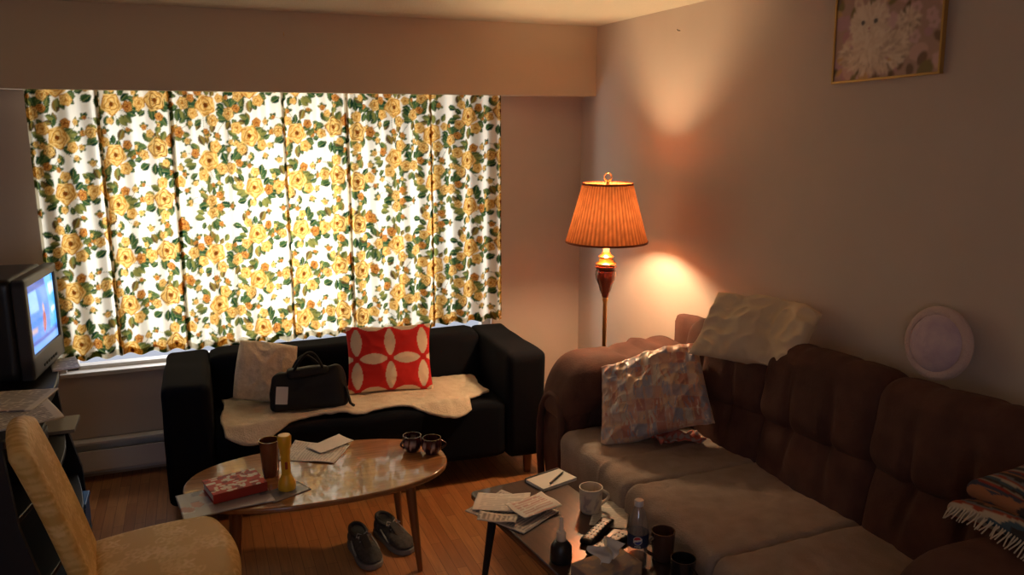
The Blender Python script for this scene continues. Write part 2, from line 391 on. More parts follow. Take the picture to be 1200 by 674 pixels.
def ft(u, v):
    x = -.66+1.29*u; fr = -.315-.03*math.sin(u*9+.7)-.025*math.sin(u*17)+(.05 if u > .9 else 0)
    bk = .085+.01*math.sin(u*12); y = bk+(fr-bk)*v
    z = .432+.004*math.cos(x*2)+.006*nz((x, y, 0), 9)+.004*math.sin(u*30+v*3)+.005*nz((x, y, 0), 30)
    if y < -.30: z -= (-.30-y)*1.0
    z += .012*math.exp(-((u-.42)/.03)**2)
    return (x+.01*math.sin(v*7), y, z+.012)
bm = nb(); sheet(bm, ft, 140, 50); bm.transform(LS.matrix_basis)
o = obj('seat_throw', bm, MCREAM, solid=.012); tag(o, 'cream fleece throw spread along the seat of the black loveseat', 'throw')
def mk_pillow(name, label, w, h, t, M, m, fn=None, **k):
    r = thing(name, label, 'pillow', M=M)
    c = obj('pillow_case', pillow(nb(), w, h, t, **k), m, r, fn=fn)
    return r, c
mk_pillow('throw_pillow', 'small fluffy cream pillow leaning behind the black handbag', .28, .28, .12, facing((.27, 4.02, .60), (.15, -1, .30), 14), MFLUFF, seed=2, wr=.010, n=90, pinch=-.04)
def redp(p):
    s = .168; x, z = p.x/s+.5, p.z/s+.5
    fx, fz = x-math.floor(x), z-math.floor(z)
    n = 0
    for cx, cz in ((0, 0), (1, 0), (0, 1), (1, 1)):
        if math.hypot(fx-cx, fz-cz) < .70: n += 1
    best = min(abs(math.hypot(fx-cx, fz-cz)-.70) for cx, cz in ((0, 0), (1, 0), (0, 1), (1, 1)))
    ctr = math.hypot(fx-.5, fz-.5)
    return (.80, .62, .45) if (n >= 2 and best > .035 and ctr > .10) else (.62, .015, .012)
mk_pillow('throw_pillow', 'red pillow printed with interlocking white petal circles', .44, .345, .12, facing((.88, 3.975, .615), (-.12, -1, .32), 1), MV, fn=redp, n=110, seed=5, wr=.004)
HB = thing('handbag', 'black leather handbag with a white tag standing on the cream throw', 'handbag', M=T(.45, 3.83, .456) @ RZ(-6) @ RX(-3))
def hb(p):
    k = (p.z+.09)/.18; return Vector((p.x*(1.06-.16*k*k)+.010*nz(p, 12), p.y*(1.15-.65*k)+.012*nz(p, 12), p.z-.026*math.cos(p.x*9+.3)*k+.010*nz(p, 9, 4)*k))
obj('bag_body', softbox(nb(), (.35, .11, .205), .035, 28, hb, c=(0, 0, .10)), MLEATHER, HB)
obj('top_flap', softbox(nb(), (.20, .06, .05), .02, 14, lambda p: p+Vector((0, 0, .01*nz(p, 9)-.3*p.x*p.x)), c=(0.0, -.008, .178)), MLEATHER, HB)
for sy, sk in ((-.025, .012), (.025, -.012)):
    obj('handle', tube(nb(), [(-.08+.16*k/14+sk*math.sin(math.pi*k/14), sy-.01*math.sin(math.pi*k/14), .165+(.10+sk)*math.sin(math.pi*k/14)) for k in range(15)], .007, 8), MLEATHER, HB)
obj('tag', softbox(nb(), (.055, .003, .085), .0014, 2, M=T(-.125, -.080, .09) @ RY(6)), MWHITE, HB)['label'] = 'white paper tag'
obj('strap', tube(nb(), [(.14, -.02, .13), (.175, -.04, .09), (.19, -.06, .02), (.205, -.08, .012)], .007, 8), MLEATHER, HB)

# ------------------------------------------------------------------ brown recliner sofa
BS = thing('sofa', 'large brown plush reclining sofa along the right wall', 'sofa', (1.8, 2.12, 0))
def W_(name, bm, m=MBROWN, **k): return obj(name, bm, m, BS, world=True, **k)
W_('base', softbox(nb(), (.66, 1.66, .30), .04, 14, c=(1.80, 2.13, .19)))
W_('back_frame', softbox(nb(), (.10, 2.22, .86), .045, 18, c=(2.14, 2.13, .49)))
ys = [2.665, 2.13, 1.595]
def ridge(y, k, w): return math.exp(-((y-k)/w)**2)
for i, y in enumerate(ys):
    W_('seat_cushion', softbox(nb(), (.66, .532, .20), .045, 18, lambda p: p+Vector((nz(p, 5, i)*.006, 0, .004*math.cos(p.x*4)*math.cos(p.y*5))), c=(1.765, y, .392)))
    zt = (-.035, -.005, .012)[i]; xt = (0, .015, .03)[i]
    def lum(p, i=i):
        f_ = 1 if p.x < 0 else 0
        c = -.028*math.cos(p.y/.28*1.3)*math.cos(p.z/.17*1.3)+.008*nz(p, 9, i)
        c += .022*(ridge(p.y, -.10+p.z*.12, .017)+ridge(p.y, .10-p.z*.12, .017))*f_*min(1, max(.25, .55+p.z*4))
        return Vector((p.x+c, p.y, p.z))
    def head(p, i=i):
        e = abs(p.y)/.285; f_ = 1 if p.x < .02 else 0
        c = -.032*math.cos(p.y/.285*1.3)+.008*nz(p, 8, i+7)
        g = ridge(p.y, -.10, .019)+ridge(p.y, .10, .019)
        c += .026*g*f_*max(0, min(1, .45-p.z*5))
        return Vector((p.x+c, p.y, p.z-(.018*e**3 if p.z > 0 else 0)-(.006*g if p.z > .1 else 0)+.010*nz((p.x, p.y, 0), 5, i)+(p.y*-.05)))
    W_('lumbar_cushion', softbox(nb(), (.17, .570, .36), .070, 50, lum, M=T(2.035+xt*.4, y, .60) @ RY(11)))
    W_('head_cushion', softbox(nb(), (.19, .596, .33), .08, 50, head, M=T(2.06+xt*.3, y, .855+zt) @ RY(9)))
for nm, y, xf, dz in (('far', 3.12, 1.45, -.012), ('near', 1.13, 1.45, .035)):
    L = 2.13-xf; cx = (2.13+xf)/2
    W_('arm', softbox(nb(), (L-.05, .27, .58), .05, 14, wr(.01, 6, 1), c=(cx+.02, y, .34)))
    def pad(p, L=L):
        t_ = max(0, (-p.x-(L/2-.16))/.16)
        g = ridge(p.x, -.02, .02)+ridge(p.x, .18, .02)
        return Vector((p.x-.01, p.y*(1+.05*math.cos(p.x*6)), p.z-.10*t_*t_+.010*nz(p, 7, 3)-.012*g*(1 if p.z > 0 else 0)+(.0 if p.x < .1 else .02)))
    W_('arm_pad', softbox(nb(), (L+.02, .36, .24), .115, 40, pad, c=(cx-.02, y, .69+dz)))
    def scr(p):
        k = (p.z+.28)/.56
        return Vector((p.x-.04*math.sin(k*math.pi)+.02, p.y*(.80+.22*k*k), p.z))
    W_('arm_front', softbox(nb(), (.11, .31, .56), .05, 20, scr, c=(xf+.04, y, .36)))
    bm = nb(); tube(bm, [(xf-.03, y-.105, .10), (xf-.045, y-.115, .3), (xf-.045, y-.12, .48), (xf-.03, y-.09, .60), (xf-.025, y, .635), (xf-.03, y+.09, .60), (xf-.045, y+.12, .48), (xf-.045, y+.115, .3), (xf-.03, y+.105, .10)], .018, 12)
    W_('arm_piping', bm, sub=1)
for x in (1.5, 2.08):
    for y in (1.06, 3.2): W_('foot', lathe(nb(), [(0, 0), (.03, 0), (.035, .06), (0, .06)], 14, T(x, y, 0)), MLEG)
def th(u, v):
    y = 1.335+1.61*u; s = v*.90
    if s < .53: x = 1.96-s; z = .5
    elif s < .61:
        a = (s-.53)/.08*math.pi/2; x = 1.43-.05*math.sin(a); z = .5-.05*(1-math.cos(a))
    else: x = 1.38-.012*math.sin(u*30+.8*math.sin(u*11))*(s-.61)*3; z = .45-(s-.61)
    dip = sum(math.exp(-((y-q)/.011)**2) for q in (1.8625, 2.3975))
    fold = math.exp(-((y-2.62-.10*(x-1.7))/.012)**2)
    if s < .61: z += .002*math.cos((x-1.7)*3)-.014*dip+.004*nz((x, y, z), 5)+.004*nz((x, y*.4, z), 14)+.004*nz((x, y, z), 28)+.006*fold
    if s >= .53: x += .014*dip+.008*nz((x, y, z), 6)-.006*fold
    return (x, y, z+.014)
bm = nb(); sheet(bm, th, 200, 90)
o = obj('sofa_throw', bm, MTHROW, solid=.010); tag(o, 'taupe knit throw covering the seats of the brown sofa', 'throw')

pc = Cv(.56, .56, 300, (.60, .40, .32)); q = random.Random(3)
PC = [(.66, .38, .28), (.66, .48, .38), (.40, .38, .44), (.70, .48, .32), (.54, .23, .17), (.64, .55, .46), (.48, .40, .42)]
for i in range(16):
    for j in range(12):
        pc.rect(i*.036+.006*(j % 2), j*.047, i*.036+.034, j*.047+.045, q.choice(PC))
for k in range(420): pc.ell(q.uniform(0, .56), q.uniform(0, .56), .0026, q.uniform(.008, .026), q.uniform(-.5, .5), q.choice([(.75, .64, .54), (.36, .36, .44), (.60, .26, .18), (.72, .44, .25)]))
def mk_patch():
    bm = pillow(nb(), .41, .36, .17, n=130, seed=8, wr=.016, pinch=.02)
    for v in bm.verts:
        s = -v.co.z+.17; x, z = v.co.x, v.co.z
        v.co.x *= 1+.40*s
        v.co.y -= .10*max(0, -z)**2*4*.6
        v.co.z += .028*math.sin(x*9)-.30*abs(x)*max(0, z)*1.6
        sg = lambda q_: 1-2*math.sqrt(q_*q_+.003)
        f1 = sg(noise.noise(Vector((x*11, z*11, 4)))); f2 = sg(noise.noise(Vector((x*23, z*23, 9))))
        v.co.y -= (.014*f1**3+.007*f2**3)*(1 if v.co.y < 0 else -1)
    return bm
r = thing('throw_pillow', 'crinkled shiny patchwork pillow in faded pink and blue slumped at the sofa end', 'pillow', M=facing((1.715, 2.775, .705), (-.62, -.75, .62), -12))
obj('pillow_case', mk_patch(), MSATIN, r, fn=lambda p: pc.get(p.x+.28, p.z+.28))
bm = nb(); cc = onz(788, 514, .53)
sheet(bm, lambda u, v: (cc.x-.10+.20*u, cc.y-.075+.09*v+.02*math.sin(u*5), .547+.020*math.sin(u*11+v*3)*math.sin(math.pi*v)+.012*nz((u*3, v*3, 0), 2)), 50, 24)
o = obj('small_cloth', bm, MV, solid=.006, fn=lambda p: (.50, .13, .10) if (int(p.x*60)+int(p.y*60)) % 3 else (.42, .32, .30)); tag(o, 'small crumpled reddish cloth on the seat below the patchwork pillow', 'cloth')
def mk_beige():
    bm = pillow(nb(), .42, .30, .12, n=110, seed=12, wr=.016, pinch=.04)
    for v in bm.verts:
        v.co.y += .36*max(0, v.co.z)**2*1.2+.05*math.cos(v.co.x*7)
        v.co.z += .012*math.sin(v.co.x*14)-1.1*v.co.x*v.co.x
    return bm
r = thing('throw_pillow', 'wrinkled cream pillow slumped over the top of the brown sofa back', 'pillow', M=facing((1.985, 2.475, 1.05), (-.60, -.40, .66), 6))
obj('pillow_case', mk_beige(), MBEIGE, r)
PD = thing('plush_cushion', 'round lilac plush cushion with a pale rim propped on the sofa back', 'cushion', M=facing((2.14, 1.80, 1.125), (-1, -.05, .14), 4))
def disc(r, t, fn=None):
    prof = [(0, -t/2)]+[(r*math.sin(a*math.pi/24), -t/2*math.cos(a*math.pi/24)**.8) for a in range(1, 12)]+[(r, 0), (r*.85, t/2*.6), (r*.5, t/2*.9), (0, t/2)]
    return lathe(nb(), prof, 64, RX(90))
obj('face_panel', disc(.098, .08), mat('lilac_plush', (.56, .42, .54), 1, c2=(.68, .54, .60), scale=22, bump=.7, bscale=150, sheen=.2), PD)
obj('rim', tube(nb(), [(.100*math.cos(a*math.pi/48), 0, .100*math.sin(a*math.pi/48)) for a in range(96)], .017, 12, closed=True), mat('pale_plush', (.66, .50, .48), 1, bump=1, bscale=130, sheen=.3), PD)

scol = [(.03, .025, .03), (.30, .25, .20), (.26, .025, .018), (.04, .045, .08), (.32, .13, .06), (.03, .025, .03), (.16, .16, .18), (.30, .05, .03), (.44, .38, .30), (.04, .08, .12)]
def sero(p):
    k = p.x*95+.6*abs((p.y*30) % 2-1)*(1 if int(p.x*47) % 2 else .1)
    return scol[int(abs(k)) % 10]
SB = thing('striped_blanket', 'folded dark striped woven blanket with pale fringe on the near arm of the brown sofa', 'blanket', (1.90, 1.14, .85))
for k in range(2):
    obj('fold', softbox(nb(), (.46-.05*k, .44-.02*k, .05), .024, 60, lambda p, k=k: p+Vector((.02*math.sin(p.y*11), 0, .010*math.sin(p.x*12+k)+.018*nz(p, 7, k)+.14*max(0, p.x+.05)-.6*max(0, abs(p.y)-.12)**1.5)), c=(.01+.02*k, 0, .03+.044*k)), MV, SB, fn=sero)
fm = mat('fringe_cotton', (.50, .43, .35), .9)
bm = nb()
for k in range(46):
    y = -.20+.40*k/45; dz = -.6*max(0, abs(y)-.12)**1.5; dx = .02*math.sin(y*11)
    tube(bm, [(-.215+dx, y, .032+dz), (-.230+dx, y+.003*math.sin(k*3), .022+dz), (-.250+dx+.005*math.sin(k*2.3), y+.006*math.sin(k*5), .008+dz)], [.0025, .002, .0016], 5)
obj('fringe', bm, fm, SB)

# ------------------------------------------------------------------ floor lamp
LX, LY = 1.845, 3.455
FL = thing('floor_lamp', 'lit floor lamp with a ribbed orange shade and dark turned column in the corner', 'floor lamp', (LX, LY, 0))
_o = obj
def lamp(name, bm, m, par=None, **k):
    for v in bm.verts:
        v.co.x *= .954; v.co.y *= .954
        if v.co.z > .5: v.co.z = .0828+.954*v.co.z
    return _o(name, bm, m, par or FL, **k)
lamp('base', lathe(nb(), [(0, 0), (.14, 0), (.14, .012), (.12, .025), (.05, .035), (.03, .06), (.02, .09), (0, .09)], 40), MBRASS)
lamp('pole', lathe(nb(), [(0, .08), (.011, .08), (.011, .90), (.016, .91), (.016, .93), (.010, .94), (0, .94)], 18), MBRASS)
lamp('urn', lathe(nb(), [(0, .92), (.016, .925), (.02, .94), (.030, .965), (.036, .99), (.050, 1.02), (.054, 1.045), (.052, 1.065), (.045, 1.07), (.056, 1.08), (.057, 1.088), (.045, 1.095), (0, 1.095)], 36), MLAMPW)
lamp('collar', lathe(nb(), [(0, 1.09), (.050, 1.093), (.054, 1.103), (.040, 1.113), (.034, 1.13), (.040, 1.138), (.024, 1.15), (.020, 1.16), (0, 1.16)], 30), MBRASS)
lamp('candle_sleeve', lathe(nb(), [(0, 1.155), (.017, 1.155), (.017, 1.225), (.012, 1.23), (0, 1.23)], 20), mat('cream_sleeve', (.8, .68, .5), .5))
NR = 112
def shade_r(i, z): return .0030*(1 if i % 2 else -1)
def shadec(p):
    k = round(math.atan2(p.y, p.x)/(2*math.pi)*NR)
    s = 1.0 if k % 2 else .48  # rib shading painted in: every other stripe darker
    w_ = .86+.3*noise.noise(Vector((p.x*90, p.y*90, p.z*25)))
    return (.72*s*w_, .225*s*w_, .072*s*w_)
prof = [(.205-.081*((k/24)**.96), 1.215+.29*k/24) for k in range(25)]
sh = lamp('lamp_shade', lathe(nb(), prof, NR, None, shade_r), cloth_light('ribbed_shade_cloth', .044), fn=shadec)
mt = mat('shade_trim', (.25, .06, .02), .8)
for rr, zz in ((.206, 1.215), (.125, 1.505)):
    lamp('trim_band', lathe(nb(), [(rr, zz-.005), (rr+.003, zz-.005), (rr+.003, zz+.005), (rr, zz+.005)], 60), mt, sh)
bm = nb()
for a in range(3): tube(bm, [(0, 0, 1.50), (.125*math.cos(a*2.1), .125*math.sin(a*2.1), 1.50)], .0018, 6)
tube(bm, [(0, 0, 1.22), (.03, 0, 1.26), (.04, 0, 1.34), (.02, 0, 1.45), (0, 0, 1.5)], .0018, 6)
tube(bm, [(0, 0, 1.22), (-.03, 0, 1.26), (-.04, 0, 1.34), (-.02, 0, 1.45), (0, 0, 1.5)], .0018, 6)
lamp('harp', bm, MBRASS)
bm = nb(); lathe(bm, [(0, 1.50), (.010, 1.503), (.006, 1.515), (0, 1.52)], 12)
tube(bm, [(.018*math.cos(a*math.pi/10)*math.cos(-PS), .018*math.cos(a*math.pi/10)*math.sin(-PS), 1.54+.020*math.sin(a*math.pi/10)) for a in range(20)], .004, 8, closed=True)
lamp('finial', bm, MBRASS)
def light(kind, name, loc, power, col, size=.05, **k):
    l = bpy.data.lights.new(name, kind); l.energy = power; l.color = col
    if kind == 'POINT': l.shadow_soft_size = size
    if kind == 'AREA':
        l.shape = 'RECTANGLE'; l.size = k['sx']; l.size_y = k['sy']
    o = bpy.data.objects.new(name, l); C.objects.link(o); o.location = loc
    if 'rot' in k: o.rotation_euler = k['rot']
    return o
light('POINT', 'lamp_bulb_light', (LX, LY, 1.367), 35, (1, .69, .38), .045)
CF = thing('added_fill_dome', 'unseen frosted dome added behind the camera for warm fill light', 'fill light', (.9, -.5, ZC))  # unseen fixture, added to house the warm fill
obj('rim', lathe(nb(), [(0, 0), (.17, 0), (.17, -.02), (.15, -.025), (0, -.025)], 40), MBRASS, CF)
obj('diffuser', lathe(nb(), [(.15, -.025), (.14, -.06), (.10, -.085), (0, -.10)], 40), mat('frosted_glass', (1, .7, .42), .5, emit=1.2), CF)
light('POINT', 'warm_fill_light', (.9, -.5, 2.12), 5.0, (1, .70, .42), .12)  # added warm fill from behind the camera
light('AREA', 'daylight', (.42, 4.95, 1.2), 38, (1, .98, .94), sx=1.5, sy=.95, rot=(R(-90), 0, 0))
light('AREA', 'cool_fill_light', (-.85, YF-.25, 1.4), 6.5, (.70, .78, 1), sx=.9, sy=.9, rot=(R(90), 0, 0))  # added cool fill through the made-up window behind the camera
w = bpy.data.worlds.new('world'); SC.world = w; w.use_nodes = True; w.node_tree.nodes['Background'].inputs[0].default_value = (.8, .85, 1, 1); w.node_tree.nodes['Background'].inputs[1].default_value = .7

# ------------------------------------------------------------------ kitten picture
pw, phh = .455, .35
pv = Cv(pw, phh, 420, (.48, .32, .26)); q = random.Random(9)
for k in range(90): pv.ell(q.uniform(0, pw), q.uniform(0, phh), q.uniform(.01, .04), q.uniform(.008, .03), q.uniform(0, 3), q.choice([(.52, .28, .30), (.22, .18, .07), (.60, .38, .18), (.66, .44, .40), (.2, .12, .08), (.54, .32, .38), (.14, .10, .05)]))
for k in range(14):
    x, y = q.uniform(.24, .45), q.uniform(.02, .34)
    for a in range(5): pv.ell(x+.014*math.cos(a*1.257), y+.014*math.sin(a*1.257), .010, .008, 0, (.68, .46, .48))
F1, F2, F3 = (.74, .60, .48), (.86, .74, .62), (.56, .42, .33)
def furry(cx, cy, a, b, n, L, seed, cols):
    q2 = random.Random(seed)
    for k in range(n):
        t_ = q2.uniform(0, 6.283); rr = math.sqrt(q2.random()); x = cx+a*rr*math.cos(t_); y = cy+b*rr*math.sin(t_)
        pv.ell(x, y, L, L*.22, math.atan2(y-cy, x-cx)+q2.uniform(-.5, .5), q2.choice(cols))
furry(.18, .09, .15, .07, 420, .018, 1, [F1, F2, F3, F1]); furry(.32, .17, .045, .04, 120, .012, 2, [F1, F3, F2])
for x, a_ in ((.105, .4), (.205, -.4)):
    pv.ell(x, .252, .020, .032, a_, F1); pv.ell(x, .248, .009, .018, a_, (.62, .42, .36))
furry(.155, .185, .078, .062, 420, .016, 3, [F2, F1, F2]); furry(.155, .11, .055, .05, 160, .016, 4, [F2, F2, F1])
pv.blur(3)
for s in (-1, 1): pv.ell(.155+s*.028, .190, .009, .008, 0, (.12, .11, .11))
pv.ell(.155, .170, .006, .004, 0, (.6, .34, .30)); pv.ell(.155, .159, .009, .0018, 0, (.48, .32, .26))
pv.blur(2)
pL = onx(978, 97, XW); pR = onx(1105, 84, XW)
PM = Matrix.Translation((XW-.012, (pL.y+pR.y)/2, 1.95+phh/2)) @ RZ(-90) @ RY(-1.5)
PIC = thing('framed_picture', 'gold framed picture of a fluffy white kitten among flowers on the right wall', 'picture', M=PM)
bm = nb(); sheet(bm, lambda u, v: (-pw/2+pw*u, -.004, -phh/2+phh*v), 180, 140)
obj('print', bm, MMATP, PIC, fn=lambda p: pv.get(p.x+pw/2, p.z+phh/2))
bm = nb()
for c, s in (((0, 0, phh/2), (pw+.01, .018, .008)), ((0, 0, -phh/2), (pw+.01, .018, .008)), ((-pw/2, 0, 0), (.008, .018, phh)), ((pw/2, 0, 0), (.008, .018, phh))): box(bm, c, s)
obj('frame', bm, MGOLD, PIC, smooth=False, bevel=.002)
obj('backing', box(nb(), (0, .003, 0), (pw, .008, phh)), MBLKM, PIC, smooth=False)

# ------------------------------------------------------------------ oval coffee table
ZT = .42
CT = thing('coffee_table', 'oval walnut coffee table with tapered round legs in front of the loveseat', 'coffee table', (.40, 3.15, 0), R(-1))
def oval(a, b, n=72, e=2.35):
    o = []
    for k in range(n):
        t_ = 2*math.pi*k/n; c, s = math.cos(t_), math.sin(t_)
        o.append((a*math.copysign(abs(c)**(2/e), c), b*math.copysign(abs(s)**(2/e), s)))
    return o
obj('tabletop', prism(nb(), oval(.52, .29), ZT-.022, ZT), MWOOD, CT, bevel=.006, seg=3)
obj('apron', prism(nb(), oval(.40, .19), ZT-.065, ZT-.022), MLEG, CT)
for sx in (-1, 1):
    for sy in (-1, 1):
        bm = nb(); tube(bm, [(sx*.33, sy*.15, ZT-.024), (sx*.345, sy*.165, .2), (sx*.36, sy*.18, 0)], [.022, .018, .011], 16); obj('leg', bm, MLEG, CT)

# ------------------------------------------------------------------ dark coffee table
CD = thing('coffee_table', 'dark brown rectangular coffee table with clutter beside the brown sofa', 'coffee table', (1.1365, 2.293, 0), R(6.5))
def rrect(a, b, r, n=6):
    o = []
    for cx, cy, s in ((a-r, b-r, 0), (-a+r, b-r, 90), (-a+r, -b+r, 180), (a-r, -b+r, 270)):
        for k in range(n+1): t_ = R(s+90*k/n); o.append((cx+r*math.cos(t_), cy+r*math.sin(t_)))
    return o
obj('tabletop', prism(nb(), rrect(.185, .475, .025), ZT-.022, ZT), MDARKW, CD, bevel=.004)
obj('apron', prism(nb(), rrect(.15, .40, .01), ZT-.07, ZT-.022), MDARKW, CD, smooth=False)
for sx in (-1, 1):
    for sy in (-1, 1):
        obj('leg', tube(nb(), [(sx*.13, sy*.37, ZT-.03), (sx*.155, sy*.43, 0)], [.018, .010], 14), MBLKM, CD)

# ------------------------------------------------------------------ upholstered chair
dam = Cv(.20, .24, 500, (.66, .40, .105)); q = random.Random(14)
for k in range(26):
    cx, cy = q.uniform(0, .20), q.uniform(0, .24); a0 = q.uniform(0, 6.28); n_ = q.choice([3, 4, 5]); L = q.uniform(.010, .018); DC = q.choice([(.86, .60, .23), (.80, .54, .19), (.90, .65, .28)])
    for a in range(n_): dam.ell(cx+L*math.cos(a0+a*6.28/n_), cy+L*math.sin(a0+a*6.28/n_), L*.75, L*.34, a0+a*6.28/n_, DC, True)
    for j in range(10): dam.ell(cx+L*2*math.cos(a0+j*.16)*1.1, cy+L*2*math.sin(a0+j*.16)*1.1, .0028, .0028, 0, DC, True)
dam.blur(2, 'wrap')
CH = thing('dining_chair', 'gold brocade upholstered dining chair in front of the television stand', 'chair', (-.19, 2.57, 0), R(6))
MDAM = vmat('gold_brocade', .5, bump=.35, bscale=250)
def seatf(p):
    k = (p.x+.23)/.46
    return Vector((p.x+.04*math.cos(p.y*6)-.02, p.y*(.84+.16*math.sin(k*2.2)), p.z+.022*math.cos(p.x*5)*math.cos(p.y*5)))
obj('seat', softbox(nb(), (.44, .50, .12), .06, 110, seatf, c=(.005, 0, .41)), MDAM, CH, fn=lambda p: dam.get(p.x+1, p.y+1, True))
def backf(p):
    k = (p.z+.27)/.54
    return Vector((p.x-.03*math.cos(p.y*5)*.5-.03*k*k, p.y*(1.0-.06*k), p.z+.045*math.cos(p.y*8.5)*k**3-.03*k**3))
obj('backrest', softbox(nb(), (.055, .36, .57), .026, 110, backf, M=T(-.225, .012, .685) @ RY(-12)), MDAM, CH, fn=lambda p: dam.get(p.y+1, p.z+1, True))
for sx in (-1, 1):
    for sy in (-1, 1):
        bm = nb(); tube(bm, [(sx*.18, sy*.19, .37), (sx*.19+(-.03 if sx < 0 else .01), sy*.20, 0)], [.02, .013], 10); obj('leg', bm, MLEG, CH)

# ------------------------------------------------------------------ TV stand and TV
ZS = .825
TS = thing('tv_stand', 'black television stand with open shelves and a bowed front at the left wall', 'tv stand', (-.91, 3.34, 0))
def bow(x0, x1, d, y0=-.53, y1=.53, n=16):
    return [(x0, y0)]+[(x1+d*math.sin(math.pi*k/n), y0+(y1-y0)*k/n) for k in range(n+1)]+[(x0, y1)]
obj('top', prism(nb(), bow(-.5, .30, .07), ZS-.03, ZS), MBLK, TS, bevel=.004)
for z, x in ((.54, .30), (.28, .34)): obj('shelf', prism(nb(), bow(-.5, x, .07, -.50, .50), z-.02, z), MBLK, TS, bevel=.003)
obj('plinth', prism(nb(), bow(-.5, .37, .05), 0, .07), MBLKM, TS, bevel=.004)
for y in (-.515, .515):
    bm = nb(); prism(bm, [(-.5, .07), (.37, .07), (.36, .3), (.31, .52), (.29, ZS-.03), (-.5, ZS-.03)], -.012, .012, T(0, y, 0) @ RX(90)); obj('side_panel', bm, MBLK, TS, smooth=False)
obj('back_panel', bx2(nb(), (-.5, -.5, .07), (-.488, .5, ZS-.03)), MBLKM, TS, smooth=False)
TV = thing('television', 'dark tube television showing a blue picture on the black stand', 'television', (-.605, 3.60, ZS), R(-7))
SCL = .77
def tvb(p):
    k = max(0, (-p.x-.0)/.42); return Vector((p.x, p.y*(1-.30*k), p.z*(1-.25*k)-.02*k))
def S_(bm): bm.transform(Matrix.Diagonal((SCL, SCL, SCL*1.04, 1))); return bm
obj('cabinet', S_(softbox(nb(), (.44, .53, .49), .03, 20, tvb, c=(-.25, 0, .265))), MBLK, TV)
bm = nb()
for c, s in (((0, 0, .488), (.06, .54, .045)), ((0, 0, .08), (.06, .54, .11)), ((0, -.245, .27), (.06, .05, .48)), ((0, .245, .27), (.06, .05, .48))): box(bm, c, s)
obj('bezel', S_(bm), MGREY, TV, smooth=False, bevel=.008)
sv = Cv(.45, .34, 260, (.06, .22, .72))
sv.rect(0, 0, .48, .04, (.15, .35, .80)); sv.rect(0, .04, .48, .06, (.05, .10, .40)); sv.rect(.30, .07, .48, .34, (.08, .40, .9)); sv.rect(.03, .20, .14, .30, (.25, .50, .92)); sv.rect(0, .30, .3, .34, (.03, .08, .38))
sv.ell(.20, .13, .026, .055, 0, (.34, .06, .08)); sv.ell(.20, .20, .015, .020, 0, (.6, .42, .34)); sv.rect(.34, .15, .42, .17, (.7, .8, .95)); sv.rect(.02, .10, .10, .12, (.45, .35, .4)); sv.rect(.34, .24, .44, .29, (.5, .7, .95))
sv.blur(6)
bm = nb(); sheet(bm, lambda u, v: (.018+.014*math.sin(math.pi*u)*math.sin(math.pi*v), -.225+.45*u, .13+.338*v), 110, 80)
obj('screen', bm, vmat('tv_screen', .15, emit=1.4), TV, fn=lambda p: sv.get(p.y+.225, p.z-.13)).data.transform(Matrix.Diagonal((SCL, SCL, SCL*1.04, 1)))
bm = nb(); [box(bm, (.031, -.1+.04*k, .06), (.006, .022, .012)) for k in range(6)]; obj('button', S_(bm), MBLKM, TV, smooth=False)

# ------------------------------------------------------------------ small things helpers
def paper(name, label, cat, pos, w, h, rz, fn=None, thick=.0015, m=None, curl=.004, group=None, c=(.78, .74, .66)):
    bm = nb(); sd = random.random()*9
    sheet(bm, lambda u, v: (-w/2+w*u, -h/2+h*v, thick/2+.0005+curl*(max(0, noise.noise(Vector((u*1.6, v*1.6, sd)))+.1)+.8*(u*v)**4)), max(8, int(w*160)), max(8, int(h*160)))
    o = obj(name, bm, m or MPAPER, solid=thick, fn=fn or (lambda p: c)); o.location = pos; o.rotation_euler = (0, 0, R(rz))
    return tag(o, label, cat, group)
def lines(bg=(.78, .74, .67), ink=(.25, .22, .22), sp=.012, mx=.08):
    def f(p):
        a = int((p.y+1)/sp*2) % 2 == 0 and abs(p.x) < mx and noise.noise(Vector((p.x*60, round((p.y+1)/sp*2), 3))) > -.25
        return ink if a else bg
    return f
def magfn(bg, w, h, seed, cols, n=9, k2=4, s=1):
    q = random.Random(seed); c = Cv(w, h, 500, bg)
    for k in range(n): x, y = q.uniform(0, w), q.uniform(0, h); c.rect(x, y, x+q.uniform(.02, .09)*s, y+q.uniform(.01, .05)*s, q.choice(cols))
    for k in range(k2): c.ell(q.uniform(0, w), q.uniform(0, h), .02*s, .028*s, q.uniform(0, 3), q.choice(cols))
    return lambda p: c.get(p.x+w/2, p.y+h/2)
def P2(u, v, z=ZT): return onz(u, v, z)
paper('newspaper', 'folded newspaper at the near end of the black tv stand', 'newspaper', (-.61, 3.06, ZS+.001), .22, .28, 20, lines(), .006)
paper('newspaper', 'second newspaper section on the tv stand tucked close to the television', 'newspaper', (-.64, 3.19, ZS+.009), .20, .22, -15, lines(), .005)
paper('envelope', 'pale envelope beside the foot of the television', 'envelope', (-.545, 3.66, ZS+.001), .10, .18, 12, lines(), .005)
VC = thing('video_player', 'black video player on the upper shelf of the tv stand', 'video player', (-.78, 3.36, .541))
obj('casing', box(nb(), (0, 0, .045), (.32, .42, .075)), MBLK, VC, smooth=False, bevel=.004); obj('front_panel', box(nb(), (.162, 0, .045), (.006, .40, .05)), MGREY, VC, smooth=False)
for y in (-.17, .17): obj('foot', box(nb(), (.1, y, .004), (.03, .03, .008)), MBLKM, VC, smooth=False)
BB = thing('storage_box', 'small blue box at the far end of the lowest tv stand shelf', 'box', (-.62, 3.74, .071))
obj('box_body', box(nb(), (0, 0, .055), (.18, .14, .11)), mat('blue_card', (.03, .10, .30), .5), BB, smooth=False, bevel=.003); obj('lid', box(nb(), (0, 0, .12), (.19, .15, .02)), mat('blue_lid', (.05, .16, .42), .4), BB, smooth=False, bevel=.003)
bm = nb()
